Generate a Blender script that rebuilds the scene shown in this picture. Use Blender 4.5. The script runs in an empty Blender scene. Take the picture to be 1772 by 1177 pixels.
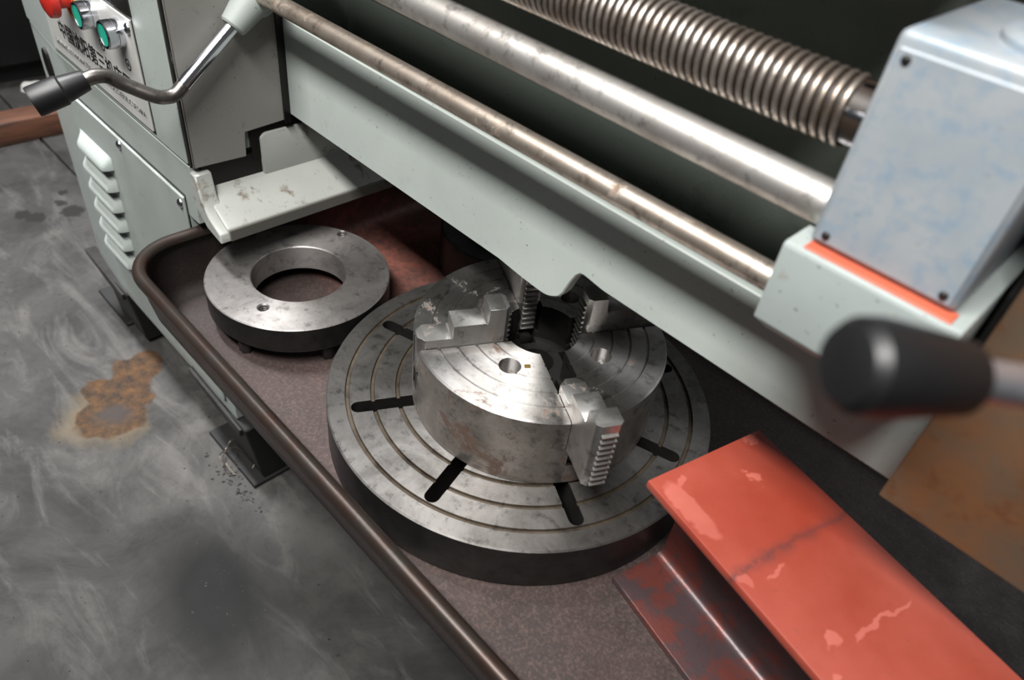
import bpy, bmesh, math, random
from mathutils import Vector, Matrix
import numpy as np
random.seed(7)
S = bpy.context.scene
COL = S.collection
PI = math.pi
Z0 = 0.515                      # working frame has its zero on the chuck face; the floor is at world z = 0

# ------------------------------------------------------------------ camera
F_PX, YAW, PITCH, ROLL = 1282.48, 2.2791, -0.7082, -0.1448
CAM = Vector((0.3463, -0.4463, 0.4639))
fw = Vector((math.cos(PITCH)*math.cos(YAW), math.cos(PITCH)*math.sin(YAW), math.sin(PITCH)))
rt = Vector((math.sin(YAW), -math.cos(YAW), 0)); dn = fw.cross(rt)
cr = rt*math.cos(ROLL) + dn*math.sin(ROLL)
cd = -rt*math.sin(ROLL) + dn*math.cos(ROLL)
cam_data = bpy.data.cameras.new('camera')
cam_data.sensor_fit = 'HORIZONTAL'; cam_data.sensor_width = 36.0
cam_data.lens = F_PX/1772*36.0
cam_data.clip_start = 0.01; cam_data.clip_end = 50
cam_data.dof.use_dof = True; cam_data.dof.focus_distance = 0.76; cam_data.dof.aperture_fstop = 5.6
cam = bpy.data.objects.new('camera', cam_data); COL.objects.link(cam)
M = Matrix((cr, -cd, -fw)).transposed().to_4x4(); M.translation = CAM + Vector((0, 0, Z0))
cam.matrix_world = M
S.camera = cam

# ------------------------------------------------------------------ light
world = bpy.data.worlds.new('world'); S.world = world; world.use_nodes = True
bg = world.node_tree.nodes['Background']
bg.inputs[0].default_value = (0.93, 0.97, 1.0, 1); bg.inputs[1].default_value = 0.075

def area(name, loc, target, sx, sy, power, col=(1, 1, 1)):
    d = bpy.data.lights.new(name, 'AREA'); d.shape = 'RECTANGLE'; d.size = sx; d.size_y = sy
    d.energy = power; d.color = col
    o = bpy.data.objects.new(name, d); COL.objects.link(o)
    o.location = Vector(loc) + Vector((0, 0, Z0))
    v = (Vector(target) - Vector(loc)).normalized()
    # long side along world X
    zc = -v; xc = Vector((1, 0, 0)); xc = (xc - zc*xc.dot(zc)).normalized(); yc = zc.cross(xc)
    m = Matrix((xc, yc, zc)).transposed().to_4x4(); m.translation = o.location
    o.matrix_world = m
    return o
KEY = Vector((0.05, -0.92, 1.70))
area('ceiling_tube_light', KEY, (-0.08, 0, 0), 1.5, 0.27, 84, (1.0, 0.985, 0.955))
area('side_tube_light', (-1.45, -0.30, 1.9), (-1.02, -0.14, -0.5), 1.2, 0.2, 15, (0.98, 0.985, 1.0)).data.spread = math.radians(52)
area('back_fill_light', (0.9, 2.4, 1.55), (0.2, 0.1, -0.1), 1.2, 0.3, 7, (0.97, 0.985, 1.0))  # unseen lamp, added to brighten the tray under the bed

vs = S.view_settings
vs.view_transform = 'Standard'; vs.look = 'None'; vs.gamma = 1.0; vs.use_curve_mapping = False
vs.exposure = 0.0

# ------------------------------------------------------------------ materials
def lin(r, g, b):
    f = lambda c: (c/255/12.92) if c/255 <= 0.04045 else ((c/255+0.055)/1.055)**2.4
    return (f(r), f(g), f(b), 1)

class NT:
    def __init__(self, name):
        self.m = bpy.data.materials.new(name); self.m.use_nodes = True
        self.t = self.m.node_tree; self.b = self.t.nodes['Principled BSDF']
        self.tc = self.n('ShaderNodeTexCoord')
    def n(self, kind, **kw):
        o = self.t.nodes.new(kind)
        for k, v in kw.items(): setattr(o, k, v)
        return o
    def l(self, a, b): self.t.links.new(a, b)
    def noise(self, scale, detail=4, rough=0.55, dist=0.0, vec=None, stretch=None):
        o = self.n('ShaderNodeTexNoise'); o.inputs['Scale'].default_value = scale
        o.inputs['Detail'].default_value = detail; o.inputs['Roughness'].default_value = rough
        o.inputs['Distortion'].default_value = dist
        v = vec or self.tc.outputs['Object']
        if stretch:
            mp = self.n('ShaderNodeMapping'); mp.inputs['Scale'].default_value = stretch; self.l(v, mp.inputs[0]); v = mp.outputs[0]
        self.l(v, o.inputs['Vector']); return o.outputs['Fac']
    def ramp(self, fac, stops):
        o = self.n('ShaderNodeValToRGB'); e = o.color_ramp.elements
        while len(e) < len(stops): e.new(0.5)
        for i, (p, c) in enumerate(stops):
            e[i].position = p; e[i].color = c if hasattr(c, '__len__') else (c, c, c, 1)
        self.l(fac, o.inputs[0]); return o.outputs[0]
    def mix(self, fac, a, b):
        o = self.n('ShaderNodeMix', data_type='RGBA')
        for s, v in ((o.inputs[0], fac), (o.inputs[6], a), (o.inputs[7], b)):
            if hasattr(v, 'is_linked'): self.l(v, s)
            else: s.default_value = v
        return o.outputs[2]
    def math(self, op, a, b=0.0):
        o = self.n('ShaderNodeMath', operation=op)
        for s, v in ((o.inputs[0], a), (o.inputs[1], b)):
            if hasattr(v, 'is_linked'): self.l(v, s)
            else: s.default_value = v
        return o.outputs[0]
    def dist(self, p, sc=(1, 1, 1), vec=None):
        """distance to a point in scaled object space"""
        a = self.n('ShaderNodeVectorMath', operation='SUBTRACT'); self.l(vec or self.tc.outputs['Object'], a.inputs[0]); a.inputs[1].default_value = p
        m = self.n('ShaderNodeVectorMath', operation='MULTIPLY'); self.l(a.outputs[0], m.inputs[0]); m.inputs[1].default_value = sc
        g = self.n('ShaderNodeVectorMath', operation='LENGTH'); self.l(m.outputs[0], g.inputs[0]); return g.outputs['Value']
    def warp(self, scale, amt):
        t = self.n('ShaderNodeTexNoise'); t.inputs['Scale'].default_value = scale; t.inputs['Detail'].default_value = 5
        self.l(self.tc.outputs['Object'], t.inputs['Vector'])
        s = self.n('ShaderNodeVectorMath', operation='SUBTRACT'); self.l(t.outputs['Color'], s.inputs[0]); s.inputs[1].default_value = (.5, .5, .5)
        k = self.n('ShaderNodeVectorMath', operation='SCALE'); self.l(s.outputs[0], k.inputs[0]); k.inputs['Scale'].default_value = amt
        a = self.n('ShaderNodeVectorMath', operation='ADD'); self.l(self.tc.outputs['Object'], a.inputs[0]); self.l(k.outputs[0], a.inputs[1])
        return a.outputs[0]
    def set(self, col=None, rough=None, metal=None, bump=None, bstr=0.2, bdist=0.001, **kw):
        def put(sock, v):
            s = self.b.inputs[sock]
            if hasattr(v, 'is_linked'): self.l(v, s)
            else: s.default_value = v
        if col is not None: put('Base Color', col)
        if rough is not None: put('Roughness', rough)
        if metal is not None: put('Metallic', metal)
        for k, v in kw.items(): put(k.replace('_', ' '), v)
        if bump is not None:
            b = self.n('ShaderNodeBump'); b.inputs['Strength'].default_value = bstr; b.inputs['Distance'].default_value = bdist
            self.l(bump, b.inputs['Height']); self.l(b.outputs[0], self.b.inputs['Normal'])
        return self.m

def paint(name, c, dirt=(60, 58, 50), amount=0.5, rough=0.42, at=.60):
    t = NT(name)
    big = t.noise(7, 5, .6); c2 = tuple(x*0.86 for x in c[:3]) + (1,)
    base = t.mix(t.ramp(big, [(.35, 0), (.7, 1)]), c, c2)
    grime = t.noise(38, 8, .72, .4)
    base = t.mix(t.math('MULTIPLY', t.ramp(grime, [(at, 0), (at+.12, 1)]), amount), base, lin(*dirt))
    sp = t.noise(260, 2, .5)
    base = t.mix(t.math('MULTIPLY', t.ramp(sp, [(.70, 0), (.76, 1)]), .6), base, lin(50, 44, 36))
    return t.set(base, t.math('ADD', t.math('MULTIPLY', big, .2), rough-.1), 0, t.noise(55, 3), .05, .002)

def steel(name, c=(150, 148, 145), dark=(85, 82, 80), rust=None, rust_at=.62, rough=.34, aniso=0.0, rot=0.0, fine=None, metal=.9):
    t = NT(name)
    n1 = t.noise(18, 8, .70, .4)
    base = t.mix(t.ramp(n1, [(.38, 0), (.66, 1)]), lin(*c), lin(*dark))
    n2 = t.noise(75, 5, .7)
    base = t.mix(t.math('MULTIPLY', t.ramp(n2, [(.54, 0), (.68, 1)]), .6), base, lin(*[int(x*.5) for x in dark]))
    rg = t.math('ADD', t.math('MULTIPLY', n1, .22), rough-.11)
    mt = metal
    if rust:
        r1 = t.noise(22, 9, .78, .5)
        m = t.ramp(r1, [(rust_at, 0), (rust_at+.07, 1)])
        rc = t.mix(t.noise(90, 4, .7), lin(*rust), lin(int(rust[0]*.55), int(rust[1]*.5), int(rust[2]*.5)))
        base = t.mix(t.math('MULTIPLY', m, .85), base, rc)
        rg = t.math('ADD', rg, t.math('MULTIPLY', m, .3)); mt = t.math('SUBTRACT', metal, t.math('MULTIPLY', m, .8*metal))
    t.set(base, rg, mt, t.noise(420, 3, .6), .06, .0006)
    if aniso:
        tg = t.n('ShaderNodeTangent', direction_type='RADIAL', axis='Z')
        t.l(tg.outputs[0], t.b.inputs['Tangent'])
        t.b.inputs['Anisotropic'].default_value = aniso; t.b.inputs['Anisotropic Rotation'].default_value = rot
    return t.m

def plain(name, c, rough=.5, metal=0, **kw):
    t = NT(name)
    n = t.noise(60, 4)
    cc = lin(*c); c2 = tuple(x*.8 for x in cc[:3]) + (1,)
    return t.set(t.mix(n, cc, c2), rough, metal, t.noise(180, 3), .05, .001, **kw)

MT = {}
MT['paint'] = paint('grey_green_paint', lin(158, 165, 161))
MT['paint_bed'] = paint('bed_paint', lin(172, 180, 175), amount=.18)
MT['paint_in'] = paint('shaded_bed_paint', lin(112, 120, 112), amount=.3, rough=.3)  # bed paint darkened so the recess shade sits in its colour
MT['paint_dull'] = paint('worn_grey_paint', lin(134, 132, 127), amount=.5, rough=.5)
MT['ledge_end'] = paint('grimy_ledge_paint', lin(96, 94, 88), (34, 28, 22), .95, .5)
MT['paint_chip'] = paint('chipped_pale_paint', lin(166, 168, 163), (86, 66, 44), .8, .35, .555)
MT['oily'] = plain('black_oily_gap', (14, 12, 10), .35)
MT['chuck'] = steel('turned_chuck_steel', (198, 195, 192), (154, 150, 146), (122, 88, 62), .575, .46, .95, 0.25, metal=.97)
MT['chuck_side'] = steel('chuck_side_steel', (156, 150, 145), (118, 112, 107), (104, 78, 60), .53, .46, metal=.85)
MT['jaw'] = steel('ground_jaw_steel', (190, 188, 186), (146, 143, 140), (148, 92, 60), .63, .36, metal=.95)
MT['faceplate'] = steel('faceplate_iron', (138, 135, 132), (100, 97, 94), (96, 76, 58), .70, .50, .7, 0.25, metal=.9)
MT['ring'] = steel('ring_iron', (166, 162, 159), (126, 122, 120), (98, 84, 72), .72, .52, .6, 0.25, metal=.85)
MT['groove'] = steel('oily_brown_groove', (108, 98, 86), (58, 50, 42), None, .6, .4, metal=.7)
MT['darkiron'] = steel('dark_oily_iron', (50, 48, 47), (30, 29, 28), None, .6, .45, metal=.5)
MT['rod'] = steel('feed_rod_steel', (222, 219, 215), (186, 180, 174), (140, 118, 98), .68, .46)
MT['rodrust'] = steel('tarnished_rod_steel', (206, 194, 182), (158, 142, 128), (128, 102, 78), .58, .44)
MT['screw'] = steel('lead_screw_steel', (206, 198, 190), (140, 124, 110), (96, 74, 54), .60, .38)
MT['chrome'] = plain('chrome', (222, 223, 230), .14, 1.0)
MT['leverbar'] = steel('bright_lever_steel', (214, 216, 224), (190, 192, 200), None, .6, .34)
MT['barerod'] = steel('dull_lever_steel', (122, 118, 114), (78, 74, 70), (98, 70, 52), .68, .34)
MT['plastic'] = plain('black_bakelite', (20, 20, 22), .45)
MT['green'] = plain('green_button', (30, 160, 134), .5)
MT['red'] = plain('red_button', (188, 44, 34), .35)
MT['yellow'] = plain('yellow_ring', (226, 178, 24), .45)
MT['plate'] = plain('brushed_label_plate', (206, 206, 202), .38, .25)
MT['ink'] = plain('black_print', (18, 18, 18), .5)
MT['inkgrey'] = plain('grey_print', (104, 104, 102), .5)
MT['glass'] = plain('dark_display', (34, 33, 30), .12)
MT['blackpaint'] = plain('black_foot_paint', (15, 14, 14), .6)
MT['grime'] = plain('brown_thread_grime', (44, 33, 25), .5)
MT['bgblack'] = plain('black_machine_paint', (15, 15, 16), .6)
MT['primer'] = None
MT['brass'] = plain('brass_chip', (176, 142, 74), .4, .8)
MT['white'] = plain('white_rag', (196, 194, 190), .8)

# tray: brown red steel with rubbed speckle
t = NT('tray_brown_steel')
b = t.mix(t.ramp(t.noise(9, 6, .65), [(.35, 0), (.68, 1)]), lin(70, 57, 55), lin(54, 47, 45))
b = t.mix(t.math('MULTIPLY', t.ramp(t.noise(330, 3, .75), [(.46, 0), (.70, 1)]), .55), b, lin(108, 88, 82))
b = t.mix(t.math('MULTIPLY', t.ramp(t.noise(60, 6, .75), [(.62, 0), (.70, 1)]), .7), b, lin(40, 34, 32))
wv = t.warp(14, .09)
red = t.ramp(t.dist((.035, -.010, -.137+Z0), (1, 1.2, 1), wv), [(.07, 1), (.17, 0)])
b = t.mix(t.math('MULTIPLY', red, t.ramp(t.noise(70, 7, .8), [(.34, .05), (.66, .8)])), b, lin(150, 88, 74))
end_dark = t.ramp(t.dist((-.06, -.26, -.137+Z0), (1, 1.5, 1), t.warp(9, .08)), [(.06, 1), (.26, 0)])  # tray colour is darker around its left end
b = t.mix(t.math('MULTIPLY', end_dark, .78), b, lin(32, 28, 27))
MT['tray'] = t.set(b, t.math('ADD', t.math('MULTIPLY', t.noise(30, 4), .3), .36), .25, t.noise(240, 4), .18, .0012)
t = NT('tray_rim_steel')
b = t.mix(t.ramp(t.noise(26, 6, .7), [(.42, 0), (.66, 1)]), lin(56, 50, 46), lin(58, 41, 34))
MT['rim'] = t.set(b, .36, .55, t.noise(160, 4), .12, .001)

# red primer on the beam
Hb = .1485
t = NT('red_primer')
b = t.mix(t.ramp(t.noise(12, 6, .6), [(.35, 0), (.7, 1)]), lin(158, 74, 60), lin(140, 56, 40))
b = t.mix(t.math('MULTIPLY', t.ramp(t.noise(9, 4, .6, 1.2), [(.63, 0), (.66, 1)]), .8), b, lin(196, 108, 94))
b = t.mix(t.math('MULTIPLY', t.ramp(t.noise(160, 4, .7), [(.62, 0), (.72, 1)]), .5), b, lin(120, 60, 50))
MT['primer_nodes'] = t
# local beam frame: x along the beam, y across, z up ; dark weld seam across the top flange
wv = t.warp(40, .018)
sx = t.n('ShaderNodeSeparateXYZ'); t.l(wv, sx.inputs[0])
off = t.math('ABSOLUTE', t.math('SUBTRACT', sx.outputs[0], .096))
seam = t.math('MULTIPLY', t.ramp(off, [(.0012, 1), (.0050, 0)]), t.ramp(t.noise(110, 6, .75), [(.34, 0), (.46, 1)]))
b = t.mix(t.math('MULTIPLY', seam, .85), b, lin(78, 58, 58))
wp = t.warp(55, .022)
pale = t.ramp(t.dist((.038, .013, Hb), (32, 95, 0), wp), [(.85, 1), (1.0, 0)])
for p, sc in (((.103, .006, Hb), (150, 190, 0)), ((.1705, .073, Hb), (420, 30, 0)), ((.163, .030, Hb), (220, 150, 0)), ((.108, .034, Hb), (420, 90, 0)), ((.014, .024, Hb), (200, 140, 0)), ((.185, .012, Hb), (240, 300, 0))):
    pale = t.math('MAXIMUM', pale, t.ramp(t.dist(p, sc, wp), [(.8, 1), (1.0, 0)]))
b = t.mix(t.math('MULTIPLY', pale, .6), b, lin(192, 110, 98))
worn = t.ramp(t.noise(5, 4, .6), [(.42, 0), (.62, 1)])
b = t.mix(t.math('MULTIPLY', worn, .55), b, lin(140, 44, 24))
MT['primer'] = t.set(b, t.math('ADD', t.math('MULTIPLY', t.noise(20, 5), .3), .30), 0, t.noise(220, 4), .12, .001)
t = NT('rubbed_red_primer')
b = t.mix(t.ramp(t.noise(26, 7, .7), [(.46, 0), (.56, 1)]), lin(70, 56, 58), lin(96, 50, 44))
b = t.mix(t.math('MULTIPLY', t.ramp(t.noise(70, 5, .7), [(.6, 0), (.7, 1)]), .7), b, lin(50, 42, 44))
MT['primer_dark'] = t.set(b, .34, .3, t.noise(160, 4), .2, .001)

# rusty apron plate
t = NT('rusty_plate')
b = t.mix(t.ramp(t.noise(14, 7, .65), [(.35, 0), (.68, 1)]), lin(118, 74, 40), lin(86, 77, 65))
b = t.mix(t.ramp(t.noise(40, 6, .7), [(.55, 0), (.75, 1)]), b, lin(92, 54, 30))
MT['rust'] = t.set(b, .6, .2, t.noise(120, 5), .2, .001)
# carriage paint with blue transfer marks
t = NT('pale_blue_worn_paint')
b = t.mix(t.ramp(t.noise(26, 6, .6), [(.4, 0), (.7, 1)]), lin(156, 161, 165), lin(140, 150, 158))
b = t.mix(t.math('MULTIPLY', t.ramp(t.noise(105, 4, .6), [(.50, 0), (.70, 1)]), .6), b, lin(116, 142, 164))
b = t.mix(t.math('MULTIPLY', t.ramp(t.noise(120, 6, .7), [(.66, 0), (.74, 1)]), .6), b, lin(120, 110, 96))
MT['bluegrey'] = t.set(b, .4, .1)
MT['paint_base'] = paint('pale_carriage_paint', lin(158, 166, 164), (120, 100, 76), .55)
MT['orange'] = plain('orange_primer_edge', (196, 96, 72), .5)

# concrete floor with its stains
t = NT('concrete_floor')
b = t.mix(t.ramp(t.noise(2.6, 7, .62), [(.32, 0), (.68, 1)]), lin(74, 72, 70), lin(42, 42, 41))
b = t.mix(t.math('MULTIPLY', t.ramp(t.noise(6, 9, .74, .8), [(.44, 0), (.66, 1)]), .75), b, lin(28, 28, 27))
b = t.mix(t.math('MULTIPLY', t.ramp(t.noise(11, 6, .65, 1.5, None, (.35, 1.2, 1)), [(.52, 0), (.70, 1)]), .40), b, lin(102, 99, 97))
b = t.mix(t.math('MULTIPLY', t.ramp(t.noise(60, 8, .8), [(.52, 0), (.70, 1)]), .55), b, lin(40, 39, 38))
b = t.mix(t.ramp(t.noise(70, 2, .4), [(.735, 0), (.76, 1)]), b, lin(38, 36, 34))
wf = t.warp(5, .10)
oil = t.ramp(t.dist((-.262, -.285, 0), (.75, 1.25, 0), wf), [(.05, 1), (.14, 0)])
b = t.mix(t.math('MULTIPLY', oil, .94), b, lin(12, 12, 12))
wr = t.warp(16, .07)
def blob(p, r, w=wr, soft=.12):
    return t.ramp(t.dist(p, (1/r, 1/r, 0), w), [(1-soft, 1), (1.0, 0)])
def union(*a):
    o = a[0]
    for x in a[1:]: o = t.math('MAXIMUM', o, x)
    return o
halo = union(blob((-.676, -.275, 0), .078, soft=.5), blob((-.64, -.262, 0), .05, soft=.5))
b = t.mix(t.math('MULTIPLY', halo, .55), b, lin(104, 90, 66))
rustm = union(blob((-.742, -.182, 0), .050), blob((-.712, -.215, 0), .052), blob((-.668, -.262, 0), .058), blob((-.735, -.245, 0), .030))
rc = t.mix(t.ramp(t.noise(46, 9, .78), [(.40, 0), (.66, 1)]), lin(36, 27, 20), lin(86, 59, 31))
core = blob((-.664, -.262, 0), .036, soft=.6)
rc = t.mix(t.math('MULTIPLY', core, .85), rc, lin(50, 46, 46))
b = t.mix(t.math('MULTIPLY', rustm, .95), b, rc)
wd = t.warp(60, .03)
drip = union(*[blob(p, r, wd, .2) for p, r in (((-1.335, -.145, 0), .022), ((-1.36, -.165, 0), .018), ((-1.32, -.075, 0), .026), ((-1.37, -.082, 0), .014), ((-1.41, -.062, 0), .012))])
b = t.mix(t.math('MULTIPLY', drip, .9), b, lin(30, 28, 27))
MT['floor'] = t.set(b, t.math('ADD', t.math('MULTIPLY', t.noise(8, 5), .3), .50), 0, t.noise(60, 6, .6), .12, .003, Specular_IOR_Level=.22)
t = NT('old_wood')
g = t.noise(7, 6, .7, .8, None, (8, 1, 8))
MT['wood'] = t.set(t.mix(t.ramp(g, [(.4, 0), (.62, 1)]), lin(104, 66, 46), lin(66, 45, 36)), .6, 0, g, .3, .003)

# ------------------------------------------------------------------ mesh helpers
class MB:
    def __init__(self): self.v = []; self.f = []
    def add(self, vs, fs):
        o = len(self.v); self.v += [tuple(map(float, p)) for p in vs]; self.f += [tuple(i+o for i in q) for q in fs]; return self
    def box(self, x0, x1, y0, y1, z0, z1):
        return self.add([(x, y, z) for z in (z0, z1) for y in (y0, y1) for x in (x0, x1)],
                        [(0, 2, 3, 1), (4, 5, 7, 6), (0, 1, 5, 4), (2, 6, 7, 3), (0, 4, 6, 2), (1, 3, 7, 5)])
    def obox(self, c, ax, hs):
        """oriented box: centre, three axes, half sizes"""
        c = Vector(c); a = [Vector(q).normalized()*h for q, h in zip(ax, hs)]
        vs = [c + a[0]*i + a[1]*j + a[2]*k for k in (-1, 1) for j in (-1, 1) for i in (-1, 1)]
        return self.add(vs, [(0, 2, 3, 1), (4, 5, 7, 6), (0, 1, 5, 4), (2, 6, 7, 3), (0, 4, 6, 2), (1, 3, 7, 5)])
    def prism(self, poly, axis, a, b):
        """poly: 2-D points in the two other axes (cyclic order x,y,z without axis)"""
        def P(q, h):
            if axis == 'x': return (h, q[0], q[1])
            if axis == 'y': return (q[0], h, q[1])
            return (q[0], q[1], h)
        n = len(poly)
        vs = [P(q, a) for q in poly] + [P(q, b) for q in poly]
        return self.add(vs, [tuple(range(n))[::-1], tuple(range(n, 2*n))] + [(i, (i+1) % n, (i+1) % n+n, i+n) for i in range(n)])
    def lathe(self, prof, c=(0, 0, 0), n=96, closed=True, axis=(0, 0, 1)):
        """prof: (r, h) points; closed loop when closed=True, else open with end caps at r=0 allowed"""
        ax = Vector(axis).normalized(); u = ax.orthogonal().normalized()
        if abs(ax.z) > .99: u = Vector((1, 0, 0))
        w = ax.cross(u); c = Vector(c); vs = []; m = len(prof); fs = []
        for i in range(n):
            a = 2*PI*i/n; d = u*math.cos(a) + w*math.sin(a)
            vs += [c + d*r + ax*h for r, h in prof]
        for i in range(n):
            j = (i+1) % n
            for k in range(m if closed else m-1):
                l = (k+1) % m
                fs.append((i*m+k, j*m+k, j*m+l, i*m+l))
        return self.add(vs, fs)
    def cyl(self, p0, p1, r0, r1=None, n=24, ch=0.0):
        p0 = Vector(p0); p1 = Vector(p1); d = p1-p0; L = d.length; r1 = r0 if r1 is None else r1
        pr = [(1e-5, 0), (r0-ch, 0)] + ([(r0, ch)] if ch else []) + ([(r1, L-ch)] if ch else []) + [(r1-ch, L), (1e-5, L)]
        if not ch: pr = [(1e-5, 0), (r0, 0), (r1, L), (1e-5, L)]
        return self.lathe(pr, p0, n, False, d)
    def tube(self, pts, r, n=12, closed=False, cap=True):
        pts = [Vector(p) for p in pts]; N = len(pts); rr = r if hasattr(r, '__len__') else [r]*N
        vs = []; fs = []; up = None
        for i, p in enumerate(pts):
            a = pts[i-1] if (i or closed) else p; b2 = pts[(i+1) % N] if (i < N-1 or closed) else p
            tg = (b2-a).normalized()
            if up is None: up = tg.orthogonal().normalized()
            up = (up - tg*up.dot(tg)).normalized(); sd = tg.cross(up)
            vs += [p + (up*math.cos(2*PI*k/n) + sd*math.sin(2*PI*k/n))*rr[i] for k in range(n)]
        for i in range(N if closed else N-1):
            j = (i+1) % N
            fs += [(i*n+k, i*n+(k+1) % n, j*n+(k+1) % n, j*n+k) for k in range(n)]
        if cap and not closed: fs += [tuple(range(n))[::-1], tuple(range((N-1)*n, N*n))]
        return self.add(vs, fs)
    def mesh(self, name, bevel=0, seg=1, smooth=35):
        me = bpy.data.meshes.new(name); me.from_pydata(self.v, [], self.f)
        return finish(me, bevel, seg, smooth)

def finish(me, bevel=0, seg=1, smooth=35):
    bm = bmesh.new(); bm.from_mesh(me)
    bmesh.ops.remove_doubles(bm, verts=bm.verts, dist=2e-5)
    bmesh.ops.recalc_face_normals(bm, faces=bm.faces)
    if bevel:
        ed = [e for e in bm.edges if len(e.link_faces) == 2 and e.calc_face_angle(0) > math.radians(32)]
        bmesh.ops.bevel(bm, geom=ed, offset=bevel, segments=seg, profile=.5, affect='EDGES', clamp_overlap=True)
    for f in bm.faces: f.smooth = True
    bm.to_mesh(me); bm.free()
    me.set_sharp_from_angle(angle=math.radians(smooth))
    return me

def boolean(base, cutters, name):
    """difference of a mesh with several cutter meshes, as a new mesh"""
    o = bpy.data.objects.new('tmp', base); COL.objects.link(o); tmp = [o]
    for c in cutters:
        k = bpy.data.objects.new('tmp', c); COL.objects.link(k); tmp.append(k)
        md = o.modifiers.new('b', 'BOOLEAN'); md.operation = 'DIFFERENCE'; md.object = k; md.solver = 'EXACT'
    dg = bpy.context.evaluated_depsgraph_get(); dg.update()
    me = bpy.data.meshes.new_from_object(o.evaluated_get(dg)); me.name = name
    for k in tmp: bpy.data.objects.remove(k)
    return me

ROOT = {}
def thing(name, label, cat, loc, group=None, rot=0):
    o = bpy.data.objects.new(name, None); COL.objects.link(o); o.empty_display_size = .05
    o.location = Vector(loc) + Vector((0, 0, Z0)); o.rotation_euler = (0, 0, rot)
    o['label'] = label; o['category'] = cat
    if group: o['group'] = group
    ROOT[o.name] = Vector(loc); return o
def obj(name, me, mat, parent=None, label=None, local=False):
    """link a mesh; its points are in the working frame unless local=True"""
    if isinstance(me, MB): me = me.mesh(name)
    o = bpy.data.objects.new(name, me); COL.objects.link(o)
    if mat and not me.materials: me.materials.append(MT[mat] if isinstance(mat, str) else mat)
    if parent is None:
        if not local: me.transform(Matrix.Translation((0, 0, Z0)))
    else:
        r = parent
        while r.parent: r = r.parent
        if not local and not me.get('shifted'):
            me.transform(Matrix.Translation(-ROOT[r.name])); me['shifted'] = 1
        o.parent = parent
    if label: o['label'] = label
    return o
def tag(o, label, cat, group=None):
    o['label'] = label; o['category'] = cat
    if group: o['group'] = group
    return o
def rrect(x0, x1, y0, y1, r, n=8):
    out = []
    for cx, cy, a in ((x1-r, y1-r, 0), (x0+r, y1-r, 90), (x0+r, y0+r, 180), (x1-r, y0+r, 270)):
        for i in range(n+1):
            q = math.radians(a+90*i/n); out.append((cx+r*math.cos(q), cy+r*math.sin(q)))
    return out

# ------------------------------------------------------------------ floor
fz = -Z0
m = MB(); J = -.012
m.add([(-6, J+.004, fz), (3, J+.004, fz), (3, 4, fz), (-6, 4, fz), (-6, -4, fz), (3, -4, fz), (3, J-.004, fz), (-6, J-.004, fz)], [(0, 1, 2, 3), (4, 5, 6, 7)])
m.add([(-6, J-.004, fz-.012), (3, J-.004, fz-.012), (3, J+.004, fz-.012), (-6, J+.004, fz-.012)], [(0, 1, 2, 3)])
m.add([(-6, J-.004, fz-.012), (3, J-.004, fz-.012), (3, J-.004, fz), (-6, J-.004, fz)], [(0, 1, 2, 3)])
m.add([(-6, J+.004, fz-.012), (3, J+.004, fz-.012), (3, J+.004, fz), (-6, J+.004, fz)], [(0, 1, 2, 3)])
fl = obj('floor', m, 'floor'); fl['kind'] = 'structure'

# ------------------------------------------------------------------ the lathe
LA = thing('lathe', 'large grey-green metal lathe with control panel, bed, feed rods and chip tray', 'lathe', (-.4, .1, fz))
YC = -.15                       # front plane of pedestal and headstock
XL, XR = -.945, -.416            # pedestal ends

def plan(x0, x1, y0, y1, r, n=6):
    """plan outline: flat front, shallow chamfer towards the far end, rounded corner"""
    return [(x1, y0), (x1, y1), (x0, y1), (x0, y0+.030), (x0+.004, y0+.018), (x0+.012, y0+.011), (-.80, y0)]
# pedestal
pd = boolean(MB().prism(plan(XL, -.417, YC, .34, .075), 'z', -.385, .030).mesh('pedestal'), [MB().box(-.4415, -.40, YC-.1, .5, -.150, -.046).mesh('c')], 'pedestal')
pd.materials.clear()
ped = obj('pedestal', finish(pd, .0009), 'paint', LA)   # notched where the end of the tray sits
hole = MB(); hole.lathe([(1e-5, 0), (.018, 0), (.018, .004), (1e-5, .004)], (0, 0, 0), 20, False, (0, -1, 0))
for i, (x, y, z) in enumerate(hole.v): hole.v[i] = (x*.62-.869, y+YC+.0056-.0005, z*1.35-.012)
# oval opening near the corner
obj('oval_opening', hole, 'oily', ped)
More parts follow.
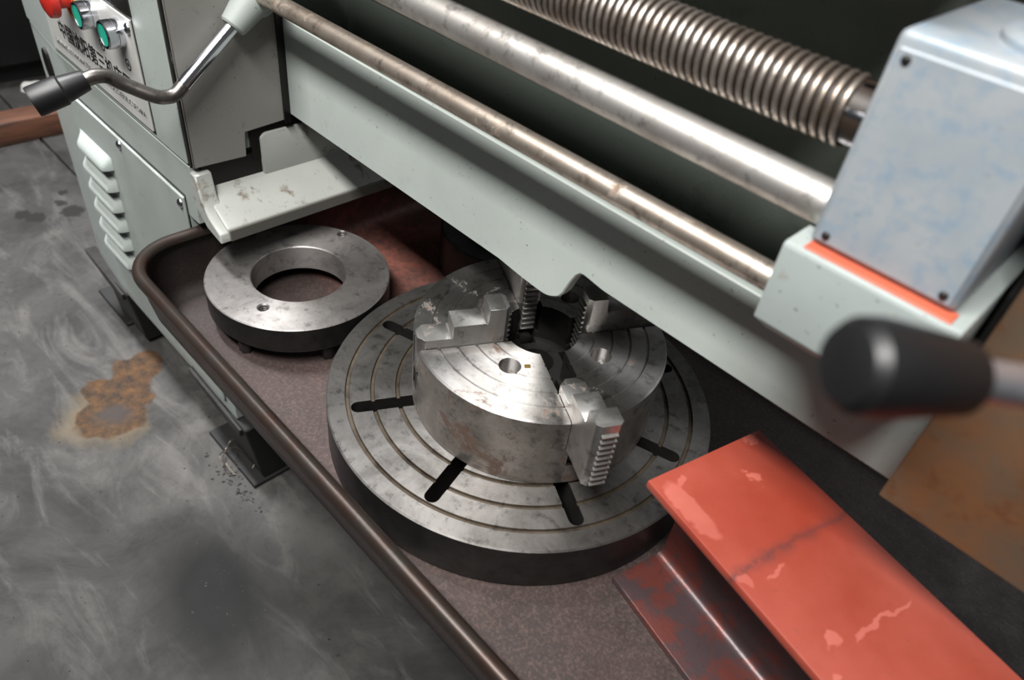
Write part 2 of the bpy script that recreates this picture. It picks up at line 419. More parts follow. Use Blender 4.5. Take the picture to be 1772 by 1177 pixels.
# access panel with louvers and screws
door = obj('access_panel', MB().box(-.800, -.4445, YC-.0035, YC+.004, -.365, -.022).mesh('access_panel', .0012), 'paint', LA)
obj('panel_gap', MB().box(-.803, -.4420, YC-.0008, YC+.003, -.368, -.0185), 'oily', LA)
def louver_mesh():
    L, H, D = .108, .022, .013; nx, nz = 22, 10; vs = []; fs = []
    for i in range(nx+1):
        u = i/nx; e = min(1, min(u, 1-u)*L/.013); e = math.sin(e*PI/2)
        for k in range(nz+1):
            w = k/nz                       # 0 top, 1 bottom lip
            d = D*e*math.sin(min(1, w*1.05)*PI/2)
            vs.append((u*L, -d-.0002, -w*H*(.85+.15*e)))
    for i in range(nx):
        for k in range(nz):
            a = i*(nz+1)+k; fs.append((a, a+nz+1, a+nz+2, a+1))
    b0 = len(vs)
    for i in range(nx+1):                  # inner dark mouth goes back to the panel
        u = i/nx; vs.append((u*L, .0005, vs[i*(nz+1)+nz][2]))
    for i in range(nx):
        fs.append((i*(nz+1)+nz, (i+1)*(nz+1)+nz, b0+i+1, b0+i))
    m = MB(); m.add(vs, fs); me = m.mesh('louver', smooth=50)
    me.materials.append(MT['paint']); me.materials.append(MT['oily'])
    for p in me.polygons:
        if all(abs(me.vertices[v].co.z - min(me.vertices[w].co.z for w in p.vertices)) < 3e-3 and True for v in p.vertices) and abs(p.normal.z) > .8: p.material_index = 1
    return me
lm = louver_mesh()
root_shift = -ROOT[LA.name]
for k in range(6):
    o = obj('louver', lm, None, door, local=True); o.location = Vector((-.779-.004*k*.4, YC-.0035, -.072-.0345*k)) + root_shift
def dome(r, h):
    pr = [(1e-5, 0), (r, 0)] + [(r*math.cos(a), h*math.sin(a)) for a in [PI/2*i/6 for i in range(1, 6)]] + [(1e-5, h)]
    return MB().lathe(pr, (0, 0, 0), 16, False, (0, -1, 0)).mesh('screw')
sm = dome(.006, .004); sm.materials.append(MT['chrome'])
for x, z in ((-.622, -.031), (-.452, -.033), (-.789, -.272)):
    o = obj('panel_screw', sm, None, door, local=True); o.location = Vector((x, YC-.0036, z)) + root_shift

# headstock (upper body) with its stepped end face
hp = [(YC, .0345), (YC, .62), (.36, .62), (.36, .062), (-.029, .061), (-.083, .058), (-.084, .029), (YC, .029)]
hs = obj('headstock', MB().prism(plan(XL-.004, -.416, YC-.001, .34, .045), 'z', .0335, .62).mesh('headstock', .0009), 'paint', LA)
obj('headstock_end_face', MB().prism([(YC+.0022, .031), (YC+.0022, .60), (-.031, .60), (-.031, .0615), (-.0825, .0585), (-.0845, .029)], 'x', -.420, -.4065).mesh('headstock_end_face', .0012), 'paint_dull', LA)
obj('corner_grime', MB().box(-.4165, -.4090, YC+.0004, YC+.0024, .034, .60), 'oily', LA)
obj('headstock_seam', MB().prism(plan(XL+.002, -.4165, YC+.002, .33, .045), 'z', .028, .036), 'oily', LA)

# control plate and buttons
cp = obj('control_plate', MB().box(-.787, -.4915, YC-.0035, YC, .0415, .1665).mesh('control_plate', .0006), 'plate', LA)
obj('display_panel', MB().box(-.70, -.487, YC-.003, YC, .1705, .25).mesh('display_panel', .0006), 'glass', LA)
obj('plate_edge', MB().box(-.79, -.4885, YC-.0015, YC, .0385, .1695), 'oily', LA)
def text(name, body, size, loc, mat, parent, width=None, bold=0.0, ext=.0002):
    c = bpy.data.curves.new(name, 'FONT'); c.body = body; c.size = size; c.extrude = ext; c.offset = bold
    o = bpy.data.objects.new('tmp', c); COL.objects.link(o)
    dg = bpy.context.evaluated_depsgraph_get(); dg.update()
    me = bpy.data.meshes.new_from_object(o.evaluated_get(dg)); bpy.data.objects.remove(o)
    xs = [v.co.x for v in me.vertices] or [0, 1]
    sx = width/(max(xs)-min(xs)) if width else 1
    me.transform(Matrix.Diagonal((sx, 1, 1, 1)))
    me.transform(Matrix.Rotation(PI/2, 4, 'X')); me.transform(Matrix.Translation(loc))
    return obj(name, me, mat, parent)
yt = YC-.0037
text('lettering', '中国沈阳第三机床厂', .025, (-.742, yt, .0735), 'ink', cp, .214, .0003)
text('lettering', "SHENYANG NO.3 MACHINE TOOL WORKS  THE PEOPLE'S REPUBLIC OF CHINA", .0105, (-.768, yt, .0545), 'inkgrey', cp, .266)
def button(x, z, r, green=True):
    nm = 'push_button'
    o = obj(nm, MB().lathe([(1e-5, 0), (r, 0), (r, .006), (r*.97, .0065), (r*.97, .0075), (r, .008), (r, .0165), (r*.93, .018), (r*.80, .018), (r*.78, .0155), (1e-5, .0155)], (x, YC-.0035, z), 32, False, (0, -1, 0)), 'chrome', LA, 'chrome-ringed green push button')
    obj('button_cap', MB().lathe([(1e-5, .015), (r*.77, .015), (r*.74, .0172), (1e-5, .0176)], (x, YC-.0035, z), 32, False, (0, -1, 0)), 'green', o)
    # little printed symbol below
    obj('symbol', MB().lathe([(.0052, 0), (.0066, 0), (.0066, .0003), (.0052, .0003)], (x+.004, YC-.0036, z-.034), 24, True, (0, -1, 0)), 'ink', cp)
    obj('symbol', MB().lathe([(1e-5, 0), (.0022, 0), (.0022, .0003), (1e-5, .0003)], (x+.004, YC-.0036, z-.034), 12, False, (0, -1, 0)), 'ink', cp)
    return o
button(-.5965, .1420, .0155); button(-.5255, .1435, .0155)
es = obj('emergency_stop', MB().lathe([(1e-5, 0), (.011, 0), (.011, .016), (.0195, .0165), (.0205, .020), (.0195, .026), (.013, .029), (1e-5, .030)], (-.670, YC-.0035, .1385), 32, False, (0, -1, 0)), 'red', LA, 'red mushroom stop button')
obj('collar', MB().lathe([(1e-5, 0), (.0225, 0), (.0225, .0012), (1e-5, .0012)], (-.668, YC-.0036, .1375), 32, False, (0, -1, 0)), 'yellow', es)
obj('collar_print', MB().lathe([(.0125, 0), (.0185, 0), (.0185, .0004), (.0125, .0004)], (-.668, YC-.0049, .1375), 32, True, (0, -1, 0)), 'red', es)
o = obj('plate_screw', sm, None, cp, local=True); o.location = Vector((-.4985, YC-.0036, .156)) + root_shift

# bed foot casting below the headstock
rim = [(-.418, .024), (-.405, .024), (-.399, -.002), (-.386, -.021), (-.364, -.033), (-.364, -.046), (-.395, -.040), (-.42, -.02)]
bf = obj('bed_foot', MB().prism([(-.62, -.045), (-.364, -.045), (-.364, -.029), (-.412, .001), (-.62, .004)], 'y', YC+.010, .30).mesh('bed_foot', .0022, 2), 'paint_chip', LA)
obj('foot_rim', MB().prism(rim, 'y', YC, YC+.020).mesh('foot_rim', .0018), 'paint_chip', bf)
obj('foot_riser', MB().prism([(-.064, -.006), (-.064, .046), (-.058, .051), (.25, .051), (.25, -.006)], 'x', -.60, -.4085).mesh('foot_riser', .0022, 2), 'paint_chip', bf)
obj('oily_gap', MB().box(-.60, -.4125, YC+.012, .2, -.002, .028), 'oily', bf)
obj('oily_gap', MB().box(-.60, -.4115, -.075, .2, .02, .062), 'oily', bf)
# worn underside lip of the ledge
obj('ledge_end', MB().box(-.3648, -.3618, YC+.0115, .20, -.0445, -.0300).mesh('ledge_end', .0008), 'ledge_end', bf)

# bed : skirt with its cut-away lower edge, recess wall, top way
def edge(x):
    # lower edge of the skirt along the bed
    if x < -.045: return .068
    if x < .012: return .068 - .004*math.sin((x+.045)/.057*PI/2)
    if x < .034: return .064 + .010*((x-.012)/.022)**2
    if x < .052: return .074 + .034*math.sin((x-.034)/.018*PI/2)
    if x < .075: return .108 - .003*(x-.052)/.023
    return .105
xs = [-.408, -.3, -.2, -.1, -.045] + [-.045+.0035*i for i in range(1, 36)] + [.1, .2, .3, .45, .62]
poly = [(x, edge(x)) for x in xs] + [(.62, .1785), (-.408, .1785)]
sk = obj('bed_skirt', MB().prism(poly, 'y', -.025, -.012).mesh('bed_skirt', .0012), 'paint_bed', LA)
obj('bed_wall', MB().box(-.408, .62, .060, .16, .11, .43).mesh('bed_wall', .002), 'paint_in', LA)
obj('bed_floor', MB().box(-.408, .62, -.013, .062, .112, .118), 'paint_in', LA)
obj('bed_way', MB().prism([(-.10, .425), (-.10, .445), (-.03, .452), (-.01, .475), (.01, .452), (.20, .452), (.20, .425)], 'x', -.408, .232).mesh('bed_way', .001), 'darkiron', LA)
obj('saddle', MB().box(.226, .60, .035, .20, .26, .60).mesh('saddle', .003), 'darkiron', LA)
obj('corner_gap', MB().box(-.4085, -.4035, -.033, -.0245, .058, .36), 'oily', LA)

# rods
YR = -.060
rd = obj('control_rod', MB().cyl((-.40, YR, .2128), (.300, YR, .2180), .0090, n=32).mesh('control_rod'), 'rodrust', LA, 'thin tarnished steel control rod')
obj('feed_rod', MB().cyl((-.408, YR, .2772), (.300, YR, .2755), .0128, n=40).mesh('feed_rod'), 'rod', LA, 'bright smooth steel feed rod')
obj('rod_keyway', MB().box(-.40, .30, YR-.003, YR+.003, .2631, .2640), 'oily', LA)
def lead_screw(x0, x1, y, z, R, r, pitch, n=28):
    # worm: rounded crests, narrow deep roots
    prof = [(0, r), (.16, r), (.24, R*.955), (.32, R*.99), (.50, R), (.68, R*.99), (.80, R*.955), (.89, r)]
    turns = int((x1-x0)/pitch); m = len(prof); vs = []; fs = []
    N = turns*n
    for i in range(N+1):
        a = 2*PI*i/n; xb = x0+pitch*i/n
        for q, rr in prof: vs.append((xb+q*pitch, y+rr*math.cos(a), z+rr*math.sin(a)))
    for i in range(N):
        for k in range(m-1): fs.append((i*m+k, (i+1)*m+k, (i+1)*m+k+1, i*m+k+1))
        if i+n <= N-1: fs.append((i*m+m-1, (i+1)*m+m-1, (i+n+1)*m, (i+n)*m))
    b = MB(); b.add(vs, fs); b.cyl((x0-.03, y, z), (x1+.02, y, z), r*.999, n=24)
    return b
ls = lead_screw(-.37, .219, YR, .3255, .0188, .0163, .0056, 20).mesh('lead_screw', smooth=50)
ls.materials.append(MT['screw']); ls.materials.append(MT['grime'])
for p in ls.polygons:
    if math.hypot(p.center.y-YR, p.center.z-.3255) < .0176: p.material_index = 1
obj('lead_screw', ls, None, LA, 'threaded steel lead screw')
obj('screw_collar', MB().cyl((.219, YR, .3255), (.240, YR, .3255), .0172, n=6).mesh('screw_collar', .001), 'chrome', LA)

# control lever on the headstock end
hub = obj('lever_hub', MB().lathe([(1e-5, 0), (.019, 0), (.022, .004), (.022, .020), (.017, .026), (1e-5, .026)], (-.4065, -.058, .2095), 32, False, (1, 0, 0)).mesh('lever_hub'), 'paint', LA)
obj('hub_arm', MB().cyl((-.393, -.060, .207), (-.392, -.089, .181), .0185, .0135, 24, .002).mesh('hub_arm'), 'paint', hub)
P = [Vector(q) for q in ((-.392, -.086, .184), (-.390, -.150, .1335), (-.389, -.160, .1265), (-.390, -.169, .1252), (-.392, -.180, .128), (-.404, -.200, .139), (-.409, -.212, .1475), (-.4105, -.221, .1495), (-.4112, -.229, .1485), (-.4125, -.240, .145))]
def smooth_path(P, n=6):
    out = []
    for i in range(len(P)-1):
        p0 = P[max(i-1, 0)]; p1 = P[i]; p2 = P[i+1]; p3 = P[min(i+2, len(P)-1)]
        for k in range(n):
            s = k/n; out.append(.5*((2*p1)+(p2-p0)*s+(2*p0-5*p1+4*p2-p3)*s*s+(3*p1-p0-3*p2+p3)*s**3))
    return out+[P[-1]]
lev = obj('lever_arm', MB().tube([P[0], P[1]], .0072, 20).mesh('lever_arm'), 'chrome', hub)
obj('lever_bend', MB().tube(smooth_path(P[1:], 8), .0070, 18).mesh('lever_bend'), 'barerod', hub)
def knob(p0, p1, prof, name, parent, mat='plastic'):
    p0 = Vector(p0); p1 = Vector(p1); L = (p1-p0).length
    return obj(name, MB().lathe([(r, h*L) for r, h in prof], p0, 40, False, p1-p0).mesh(name, smooth=28), mat, parent)
knob((-.4113, -.232, .1475), (-.4172, -.281, .1335), [(1e-5, 0), (.0092, 0), (.0098, .03), (.0125, .42), (.0140, .46), (.0142, .96), (.0136, 1.0), (1e-5, 1.0)], 'lever_knob', hub)

# carriage on the right
BX0, BX1, BY, BZ0, BZ1 = .2315, .3105, -.085, .2635, .3755
cb = obj('apron_box', MB().box(BX0, BX1, BY, .03, BZ0, BZ1).mesh('apron_box', .0045, 3), 'bluegrey', LA)
obj('apron_name_plate', MB().box(BX0+.0035, BX1-.003, BY-.0012, BY+.002, BZ0+.004, BZ1-.0075).mesh('apron_name_plate', .0008), 'bluegrey', cb)
rv = dome(.0023, .0014); rv.materials.append(MT['darkiron'])
for x, z in ((BX0+.0085, BZ0+.0085), (BX1-.008, BZ0+.0085), (BX0+.0085, BZ1-.012), (BX1-.008, BZ1-.012)):
    o = obj('rivet', rv, None, cb, local=True); o.location = Vector((x, BY-.0012, z)) + root_shift
obj('top_boss', MB().lathe([(1e-5, 0), (.036, 0), (.036, .003), (.033, .005), (1e-5, .005)], (.296, BY+.047, BZ1), 48, False).mesh('top_boss'), 'bluegrey', cb)
obj('boss_bolt', MB().cyl((.300, BY+.046, BZ1+.005), (.300, BY+.046, BZ1+.020), .012, n=6).mesh('boss_bolt', .001), 'darkiron', cb)
base = obj('apron_base', MB().prism([(-.095, .2115), (-.095, .2615), (-.093, BZ0), (.03, BZ0), (.03, .19), (-.068, .19)], 'x', .2235, .3195).mesh('apron_base', .003, 2), 'paint_base', LA)
obj('primer_ledge', MB().box(BX0+.002, BX1+.002, -.0925, BY+.004, BZ0-.0003, BZ0+.0010).mesh('primer_ledge', .0004), 'orange', base)
obj('apron_plate', MB().box(.3265, .60, -.052, -.045, .113, .52).mesh('apron_plate', .001), 'rust', LA, 'rusty brown steel plate')
obj('apron_side', MB().box(.3225, .60, -.044, .03, .20, .52).mesh('apron_side', .002), 'darkiron', LA)
# second lever, close to the camera
h2 = obj('apron_lever', MB().cyl((.335, -.238, .3325), (.42, -.112, .3015), .0066, n=24).mesh('apron_lever'), 'leverbar', LA)
obj('lever_boss', MB().cyl((.415, -.119, .3035), (.43, -.03, .285), .012, n=24, ch=.001).mesh('lever_boss'), 'paint', h2)
knob((.3362, -.2363, .3321), (.3119, -.2702, .3388), [(1e-5, 0), (.0104, 0), (.0112, .03), (.0138, .60), (.0142, .74), (.0136, .88), (.0112, .96), (.007, .992), (1e-5, 1.0)], 'lever_knob', h2)

# chip tray : floor, wall, rolled rim
ZT, ZL = -.138, -.066
tx0, tx1, ty0, ty1 = -.432, .66, -.2395, .36
rows = [(.040, ZT), (.026, ZT), (.015, ZT+.004), (.008, ZT+.014), (.003, ZT+.045), (0, ZL), (-.0015, ZL), (.0015, ZT+.04), (.0065, ZT+.012), (.014, ZT+.002), (.026, ZT-.002)]
vs = []; fs = []; n0 = None
for off, z in rows:
    r = rrect(tx0+off, tx1-off, ty0+off, ty1-off, .060-off, 10); n0 = len(r); vs += [(x, y, z) for x, y in r]
for k in range(len(rows)-1):
    for i in range(n0): fs.append((k*n0+i, k*n0+(i+1) % n0, (k+1)*n0+(i+1) % n0, (k+1)*n0+i))
fs.append(tuple(range(n0))); fs.append(tuple(range((len(rows)-1)*n0, len(rows)*n0)))
b = MB(); b.add(vs, fs)
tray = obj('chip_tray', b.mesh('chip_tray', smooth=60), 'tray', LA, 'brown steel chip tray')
obj('tray_rim', MB().tube([(x, y, ZL) for x, y in rrect(tx0, tx1, ty0, ty1, .060, 10)], .0078, 14, True).mesh('tray_rim'), 'rim', tray)

# feet
def foot(top, bot, plate, strip, yp):
    yf = YC-.004; zt = -.386; zb = fz+.008
    f = obj('foot', MB().add([(top[0], yf, zt), (top[1], yf, zt), (top[1], yf+.20, zt), (top[0], yf+.20, zt),
                              (bot[0], yf+.018, zb), (bot[1], yf+.018, zb), (bot[1], yf+.19, zb), (bot[0], yf+.19, zb)],
                             [(0, 1, 2, 3), (7, 6, 5, 4), (0, 4, 5, 1), (1, 5, 6, 2), (2, 6, 7, 3), (3, 7, 4, 0)]).mesh('foot', .002), 'blackpaint', LA)
    obj('foot_plate', MB().box(plate[0], plate[1], yp, yp+.22, fz+.0003, fz+.008).mesh('foot_plate', .0012), 'blackpaint', f)
    obj('foot_strip', MB().prism([(strip[0], -.380), (strip[1], -.389), (strip[1], -.402), (strip[1]-.05, -.402), (strip[0]+.01, -.385)], 'y', YC-.008, YC+.012).mesh('foot_strip', .0012), 'darkiron', f)
    obj('anchor_nut', MB().cyl((plate[0]+.075, yp+.028, fz+.008), (plate[0]+.075, yp+.028, fz+.017), .008, n=6).mesh('anchor_nut', .0008), 'darkiron', f)
foot((-.458, -.389), (-.476, -.389), (-.531, -.385), (-.556, -.398), -.156)
foot((-.872, -.790), (-.915, -.800), (-1.000, -.868), (-.955, -.800), -.146)

# ------------------------------------------------------------------ faceplate
FC = Vector((-.0091, -.0052, 0)); FR = .2017; zf1 = -.0832; zf0 = -.1378
fp = thing('faceplate', 'large round slotted iron faceplate lying flat in the tray under the chuck', 'faceplate', (FC.x, FC.y, zf0))
def grooved(R, z0, z1, rin, grooves, w, d, ch=.0015):
    pr = [(rin, z0), (R-ch*1.5, z0), (R, z0+ch*1.5), (R, z1-ch), (R-ch, z1)]
    for g in sorted(grooves, reverse=True): pr += [(g+w, z1), (g+w*.6, z1-d), (g-w*.6, z1-d), (g-w, z1)]
    return pr+[(rin, z1)]
pm = MB().lathe(grooved(FR, zf0, zf1, .03, (.1807, .1554, .1300), .0023, .0022), FC, 160).mesh('faceplate_body')
cut = MB()
for k in range(8):
    a = math.radians(17.2+45*k); u = Vector((math.cos(a), math.sin(a), 0)); w = Vector((-u.y, u.x, 0)); hw = .0072
    pl = []
    for i in range(9):
        q = -PI/2+PI*i/8; pl.append(FC + u*(.171+hw*math.cos(q)) + w*hw*math.sin(q))
    for i in range(9):
        q = PI/2+PI*i/8; pl.append(FC + u*(.108+hw*math.cos(q)) + w*hw*math.sin(q))
    cut.prism([(p.x, p.y) for p in pl], 'z', zf0-.01, zf1+.01)
pm = boolean(pm, [cut.mesh('c')], 'faceplate_body')
finish(pm, smooth=30)
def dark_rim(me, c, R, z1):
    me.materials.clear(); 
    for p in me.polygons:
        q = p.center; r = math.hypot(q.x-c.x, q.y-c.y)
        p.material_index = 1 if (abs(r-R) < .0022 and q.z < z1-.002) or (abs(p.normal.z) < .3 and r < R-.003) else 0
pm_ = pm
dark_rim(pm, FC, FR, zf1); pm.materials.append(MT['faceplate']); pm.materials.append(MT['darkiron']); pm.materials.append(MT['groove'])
for p in pm.polygons:
    if p.material_index == 0 and zf1-.0023 < p.center.z < zf1-.0003 and math.hypot(p.center.x-FC.x, p.center.y-FC.y) < .19: p.material_index = 2
obj('plate_body', pm, None, fp)

# ------------------------------------------------------------------ chuck
CR_ = .125; zc0 = zf1+.0002
ck = thing('lathe_chuck', 'round four-jaw steel lathe chuck standing on the slotted faceplate', 'chuck', (0, 0, zc0))
cm = MB().lathe([(.018, zc0), (CR_-.001, zc0), (CR_, zc0+.001)] + grooved(CR_, zc0, 0, .037, (.0525, .0705, .0885, .1060), .0014, .0020, .0016)[3:] + [(.037, -.042), (.018, -.042)], (0, 0, 0), 144).mesh('chuck_body')
cuts = MB(); A0 = math.radians(-28)
def fr(k):
    a = A0+PI/2*k; u = Vector((math.cos(a), math.sin(a), 0)); return u, Vector((-u.y, u.x, 0))
ZA = Vector((0, 0, 1))
for k in range(4):
    u, w = fr(k)
    cuts.obox(u*.085+ZA*(-.0145), (u, w, ZA), (.060, .0125, .0205))
cut2 = MB(); cut3 = MB()
for k in range(4):
    u, w = fr(k)
    cut2.obox(u*.085+ZA*(-.045), (u, w, ZA), (.058, .0085, .0125))
    a = math.radians(17+90*k); cut3.cyl((.0645*math.cos(a), .0645*math.sin(a), -.03), (.0645*math.cos(a), .0645*math.sin(a), .01), .0107, n=32)
cm = boolean(cm, [cuts.mesh('c'), cut2.mesh('c'), cut3.mesh('c')], 'chuck_body')
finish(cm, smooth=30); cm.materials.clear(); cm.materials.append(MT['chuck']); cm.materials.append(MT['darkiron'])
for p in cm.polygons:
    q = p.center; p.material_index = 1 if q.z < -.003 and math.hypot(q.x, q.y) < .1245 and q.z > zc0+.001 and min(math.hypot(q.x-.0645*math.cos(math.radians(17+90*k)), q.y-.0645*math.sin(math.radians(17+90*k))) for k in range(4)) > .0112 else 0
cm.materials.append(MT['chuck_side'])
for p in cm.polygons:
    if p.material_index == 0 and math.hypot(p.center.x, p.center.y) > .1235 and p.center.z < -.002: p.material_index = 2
obj('chuck_body', cm, None, ck)
# jaw: local frame x = along the slot with the tall end at x=0, y across, z up
def jaw_mesh():
    hw = .0120; zb = -.034; L = .086
    m = MB()
    def blk(x0, x1, z0, z1, c0=0, c1=0, h=hw):
        pl = [(x0+c0, -h), (x1-c1, -h), (x1, -h+c1), (x1, h-c1), (x1-c1, h), (x0+c0, h), (x0, h-c0), (x0, -h+c0)]
        ded = []
        for q in pl:
            if not ded or (abs(q[0]-ded[-1][0])+abs(q[1]-ded[-1][1])) > 1e-6: ded.append(q)
        m.prism(ded, 'z', z0, z1)
    # one silhouette in x-z extruded across, pointed ends added
    sil = [(.004, zb), (L-.007, zb), (L-.007, .0105), (.0560, .0105), (.0555, .0095), (.0535, .0105), (.0535, .0245), (.0230, .0245), (.0215, .0230), (.0205, .0260), (.0195, .0400), (.004, .0400)]
    m.prism(sil, 'y', -hw, hw)
    blk(0, .0042, zb, .0400, .004, 0)
    blk(L-.0072, L, zb, .0105, 0, .007)
    me = m.mesh('jaw', .0007)
    return me
def tooth_mesh():
    return MB().prism([(.0005, -.0018), (-.0030, -.0011), (-.0032, .0005), (.0005, .0016)], 'y', -.0074, .0074).mesh('tooth', .0003)
jm = jaw_mesh(); tm = tooth_mesh(); jm.materials.append(MT['jaw']); tm.materials.append(MT['jaw'])
guide = MB().box(.006, .060, -.0140, -.0115, -.0295, -.0262).mesh('guide_rail', .0005); guide.materials.append(MT['jaw'])
thr = MB()
for i in range(26):
    x = .002+.0032*i; thr.lathe([(1e-5, 0), (.0058, 0), (.0078, .0011), (.0078, .0019), (.0058, .0030), (1e-5, .0030)], (x, 0, 0), 20, False, (1, 0, 0))
thr.cyl((.085, 0, 0), (.0895, 0, 0), .0082, n=24)
thm = thr.mesh('adjusting_screw'); thm.materials.append(MT['darkiron'])
sq = MB().box(.0893, .0897, -.0042, .0042, -.0042, .0042).mesh('key_socket'); sq.materials.append(MT['oily'])
off = Vector((0, 0, -zc0))
for k, (r0, rev) in enumerate(((.167, True), (.039, False), (.0400, False), (.0400, False))):
    kk = (0, 3, 1, 2)[k]; u, w = fr(kk); a = A0+PI/2*kk
    j = obj('jaw', jm, None, ck, 'reversed stepped jaw overhanging the rim' if rev else None, local=True)
    j.location = u*r0 + off; j.rotation_euler = (0, 0, a+(PI if rev else 0))
    for i in range(10):
        o = obj('tooth', tm, None, j, local=True); o.location = (0, 0, -.030+.0066*i)
    o = obj('guide_rail', guide, None, j, local=True)
    if rev: o.scale = (1, 1, 1); o.location = (0, .0258 if False else 0, 0)
    s_ = obj('adjusting_screw', thm, None, ck, local=True); s_.location = u*.0345+Vector((0, 0, -.046)) + off; s_.rotation_euler = (0, 0, a)
    q_ = obj('key_socket', sq, None, s_, local=True)
# bore plug seen in the middle
# small brass chip on the face
tag(obj('brass_chip', MB().obox((.030, -.050, .0012), ((.6, .8, 0), (-.8, .6, 0), (0, 0, 1)), (.0028, .0016, .0009)).mesh('brass_chip', .0003), 'brass'), 'tiny brass chip lying on the chuck face beside a bolt hole', 'metal chip')

# ------------------------------------------------------------------ ring on studs
RC = Vector((-.3159, -.0820, 0)); zr1 = -.085; zr0 = -.118
rg = thing('adapter_ring', 'flat grey iron ring with a wide bore raised on studs in the tray', 'ring', (RC.x, RC.y, ZT))
rm = MB().lathe([(.0557, zr0), (.1065, zr0), (.1078, zr0+.0015), (.1078, zr1-.0012), (.1066, zr1), (.0568, zr1), (.0557, zr1-.0012)], RC, 144).mesh('ring_body')
HB = [(455, 532), (591, 404)]; hcs = []
def bpz(px, z):
    d = cr*((px[0]-886)/F_PX)+cd*((px[1]-588.5)/F_PX)+fw; q = (z-CAM.z)/d.z; return CAM+d*q
for q in HB:
    p = bpz(q, zr1)
    hcs.append(MB().lathe([(1e-5, zr1-.022), (.0058, zr1-.022)] + [(.0058+(.0007 if i % 2 else 0), zr1-.020+.0014*i) for i in range(13)] + [(.0060, zr1-.0014), (.0085, zr1+.0013), (1e-5, zr1+.0013)], (p.x, p.y, 0), 24, False).mesh('c'))
rm = boolean(rm, hcs, 'ring_body')
finish(rm, smooth=30); rm.materials.clear(); rm.materials.append(MT['ring']); rm.materials.append(MT['darkiron'])
for p in rm.polygons:
    q = p.center; p.material_index = 1 if (math.hypot(q.x-RC.x, q.y-RC.y) > .1072 and q.z < zr1-.002) else 0
obj('ring_body', rm, None, rg)
for a in (-15, -72, 105, 195):
    q = math.radians(a); x = RC.x+.097*math.cos(q); y = RC.y+.097*math.sin(q)
    obj('stud', MB().cyl((x, y, ZT+.0002), (x, y, zr0+.001), .0085, n=6).mesh('stud', .0008), 'darkiron', rg)

# ------------------------------------------------------------------ dark disc behind
dd = thing('back_disc', 'dark oily round iron flange lying in the shade under the lathe bed', 'flange', (-.235, .187, ZT))
obj('disc_body', MB().lathe([(.03, ZT+.0003), (.086, ZT+.0003), (.088, ZT+.002), (.088, -.077), (.086, -.075), (.05, -.075), (.048, -.060), (.03, -.060)], (-.235, .187, 0), 96).mesh('disc_body', smooth=30), 'darkiron', dd)

# ------------------------------------------------------------------ red I-beam offcut
BA = math.radians(-13.0)
bm_ = thing('steel_beam', 'red-primed steel I-beam offcut lying in the tray beside the faceplate', 'beam', (.189, -.075, ZT), rot=BA)
W = .126; Hh = .1485; T = .0085; Lb = .42
obj('top_flange', MB().box(0, Lb, 0, W, Hh-T, Hh).mesh('top_flange', .0016, 2), 'primer', bm_, local=True)
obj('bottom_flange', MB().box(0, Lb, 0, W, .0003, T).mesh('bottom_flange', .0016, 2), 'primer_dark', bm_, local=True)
hw = .0035; rr = .010
pw = []
for sx_, zc, a0 in ((1, T, 0), (1, Hh-T, 1), (-1, Hh-T, 2), (-1, T, 3)):
    pts = []
    for i in range(6):
        q = PI/2*i/5
        dy = hw+rr-rr*math.sin(q); dz = rr-rr*math.cos(q)
        pts.append((W/2+sx_*dy, zc+dz if zc == T else zc-dz))
    if a0 in (1, 3): pts = pts[::-1]
    pw += pts
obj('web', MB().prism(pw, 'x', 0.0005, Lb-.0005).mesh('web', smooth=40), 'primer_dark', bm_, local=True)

# ------------------------------------------------------------------ things on the floor
pk = thing('wooden_beam', 'rough brown wooden beam lying on the floor behind the lathe pedestal', 'timber', (-1.735, .1, fz))
obj('timber', MB().box(-1.77, -1.695, -.9, .9, fz+.0003, fz+.058).mesh('timber', .004, 2), 'wood', pk, local=False)
mc = thing('machine_cabinet', 'black machine cabinet standing in the dark at the back', 'machine', (-2.35, .1, fz))
obj('cabinet_body', MB().box(-2.75, -2.03, -1.4, 1.2, fz+.06, fz+1.1).mesh('cabinet_body', .01, 2), 'bgblack', mc)
obj('plinth', MB().box(-2.70, -2.08, -1.35, 1.15, fz+.0003, fz+.06), 'bgblack', mc)
rgb = MB()
random.seed(3)
n = 14; vs = [(-2.0, .075, fz+.022)]
for i in range(n):
    a = 2*PI*i/n; r = .016+.008*random.random(); vs.append((-2.0+r*.8*math.cos(a), .075+r*1.3*math.sin(a), fz+.012+.008*random.random()))
for i in range(n):
    a = 2*PI*i/n; vs.append((-2.0+.022*math.cos(a), .075+.032*math.sin(a), fz+.0004))
fs = [(0, 1+i, 1+(i+1) % n) for i in range(n)] + [(1+i, 1+n+i, 1+n+(i+1) % n, 1+(i+1) % n) for i in range(n)] + [tuple(range(1+n, 1+2*n))]
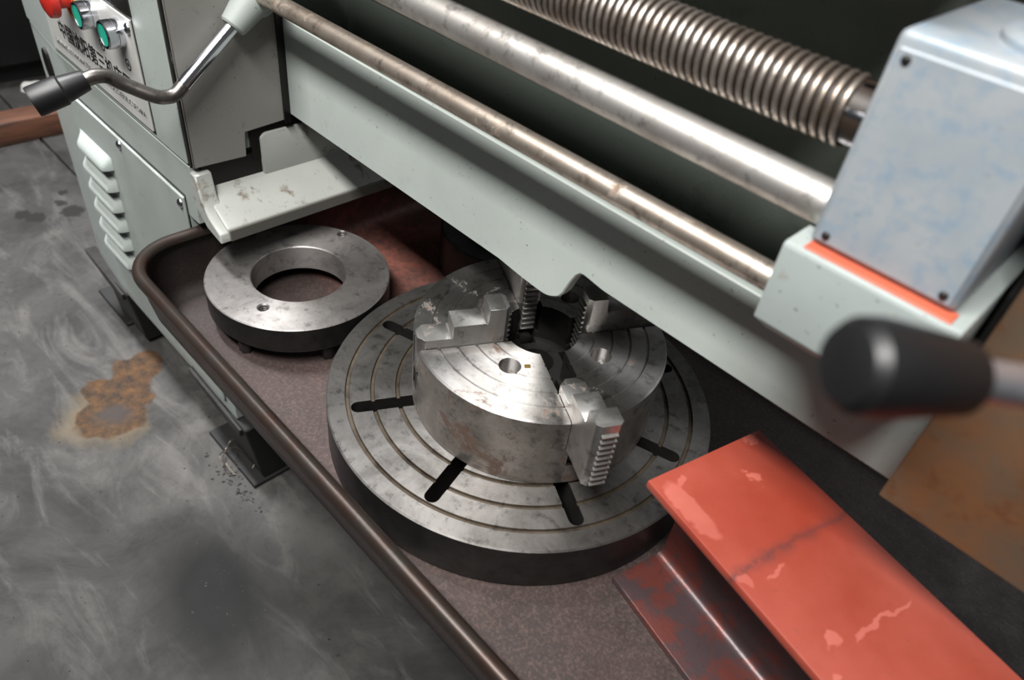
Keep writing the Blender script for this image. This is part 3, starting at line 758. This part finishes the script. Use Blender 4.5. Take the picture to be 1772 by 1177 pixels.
rgb.add(vs, fs)
tag(obj('rag', rgb, 'white'), 'small crumpled white rag on the floor by the black machine', 'rag')

# wire swarf on the front foot plate
sw = MB(); random.seed(11)
base_p = Vector((-.440, -.152, fz+.0085))
for c in range(4):
    pts = []; R = (.026, .018, .014, .022)[c]; cx = base_p.x+(.0, -.012, .006, -.02)[c]; cy = base_p.y+(.0, -.008, .004, .006)[c]
    for i in range(34):
        a = i/33*(5.2, 3.6, 2.5, 2.2)[c]+(.4, 1.6, 3.0, 2.0)[c]; rr_ = R*(1+.16*math.sin(2.3*a+c))
        pts.append((cx+rr_*math.cos(a), cy+rr_*.85*math.sin(a), base_p.z+.003+.008*math.sin(a*1.7+c)**2))
    sw.tube(pts, .0006, 6)
tag(obj('wire_swarf', sw.mesh('wire_swarf'), 'groove'), 'thin tangled curl of metal swarf on the front foot plate', 'swarf')
# chips and crumbs
ch = MB(); random.seed(5)
def flake(x, y, z, s):
    n = random.choice((4, 5, 6)); a0 = random.random()*6.3; st = .35+.65*random.random(); vs = []
    for h in (.0002, .0002+s*.35):
        for i in range(n):
            a = 2*PI*i/n; r = s*(.55+.55*((i*37+int(x*1e5)) % 11)/11)*(1 if h < .0004 else .7)
            px, py = r*math.cos(a), r*st*math.sin(a)
            vs.append((x+px*math.cos(a0)-py*math.sin(a0), y+px*math.sin(a0)+py*math.cos(a0), z+h))
    ch.add(vs, [tuple(range(n, 2*n))] + [(i, (i+1) % n, (i+1) % n+n, i+n) for i in range(n)])
for i in range(60):
    x = random.gauss(-.41, .035); y = random.gauss(-.170, .011)
    if y > -.160: continue
    flake(x, y, fz, random.uniform(.0012, .0042))
for i in range(120): flake(random.uniform(-1.3, -.05), random.uniform(-.52, -.17), fz, random.uniform(.0008, .0024))
for i in range(26): flake(random.gauss(-.24, .035), random.gauss(-.28, .03), fz, .0016)
o = obj('floor_chips', ch, 'darkiron'); o['kind'] = 'stuff'; o['label'] = 'dark metal chips scattered on the concrete floor'; o['category'] = 'metal chips'
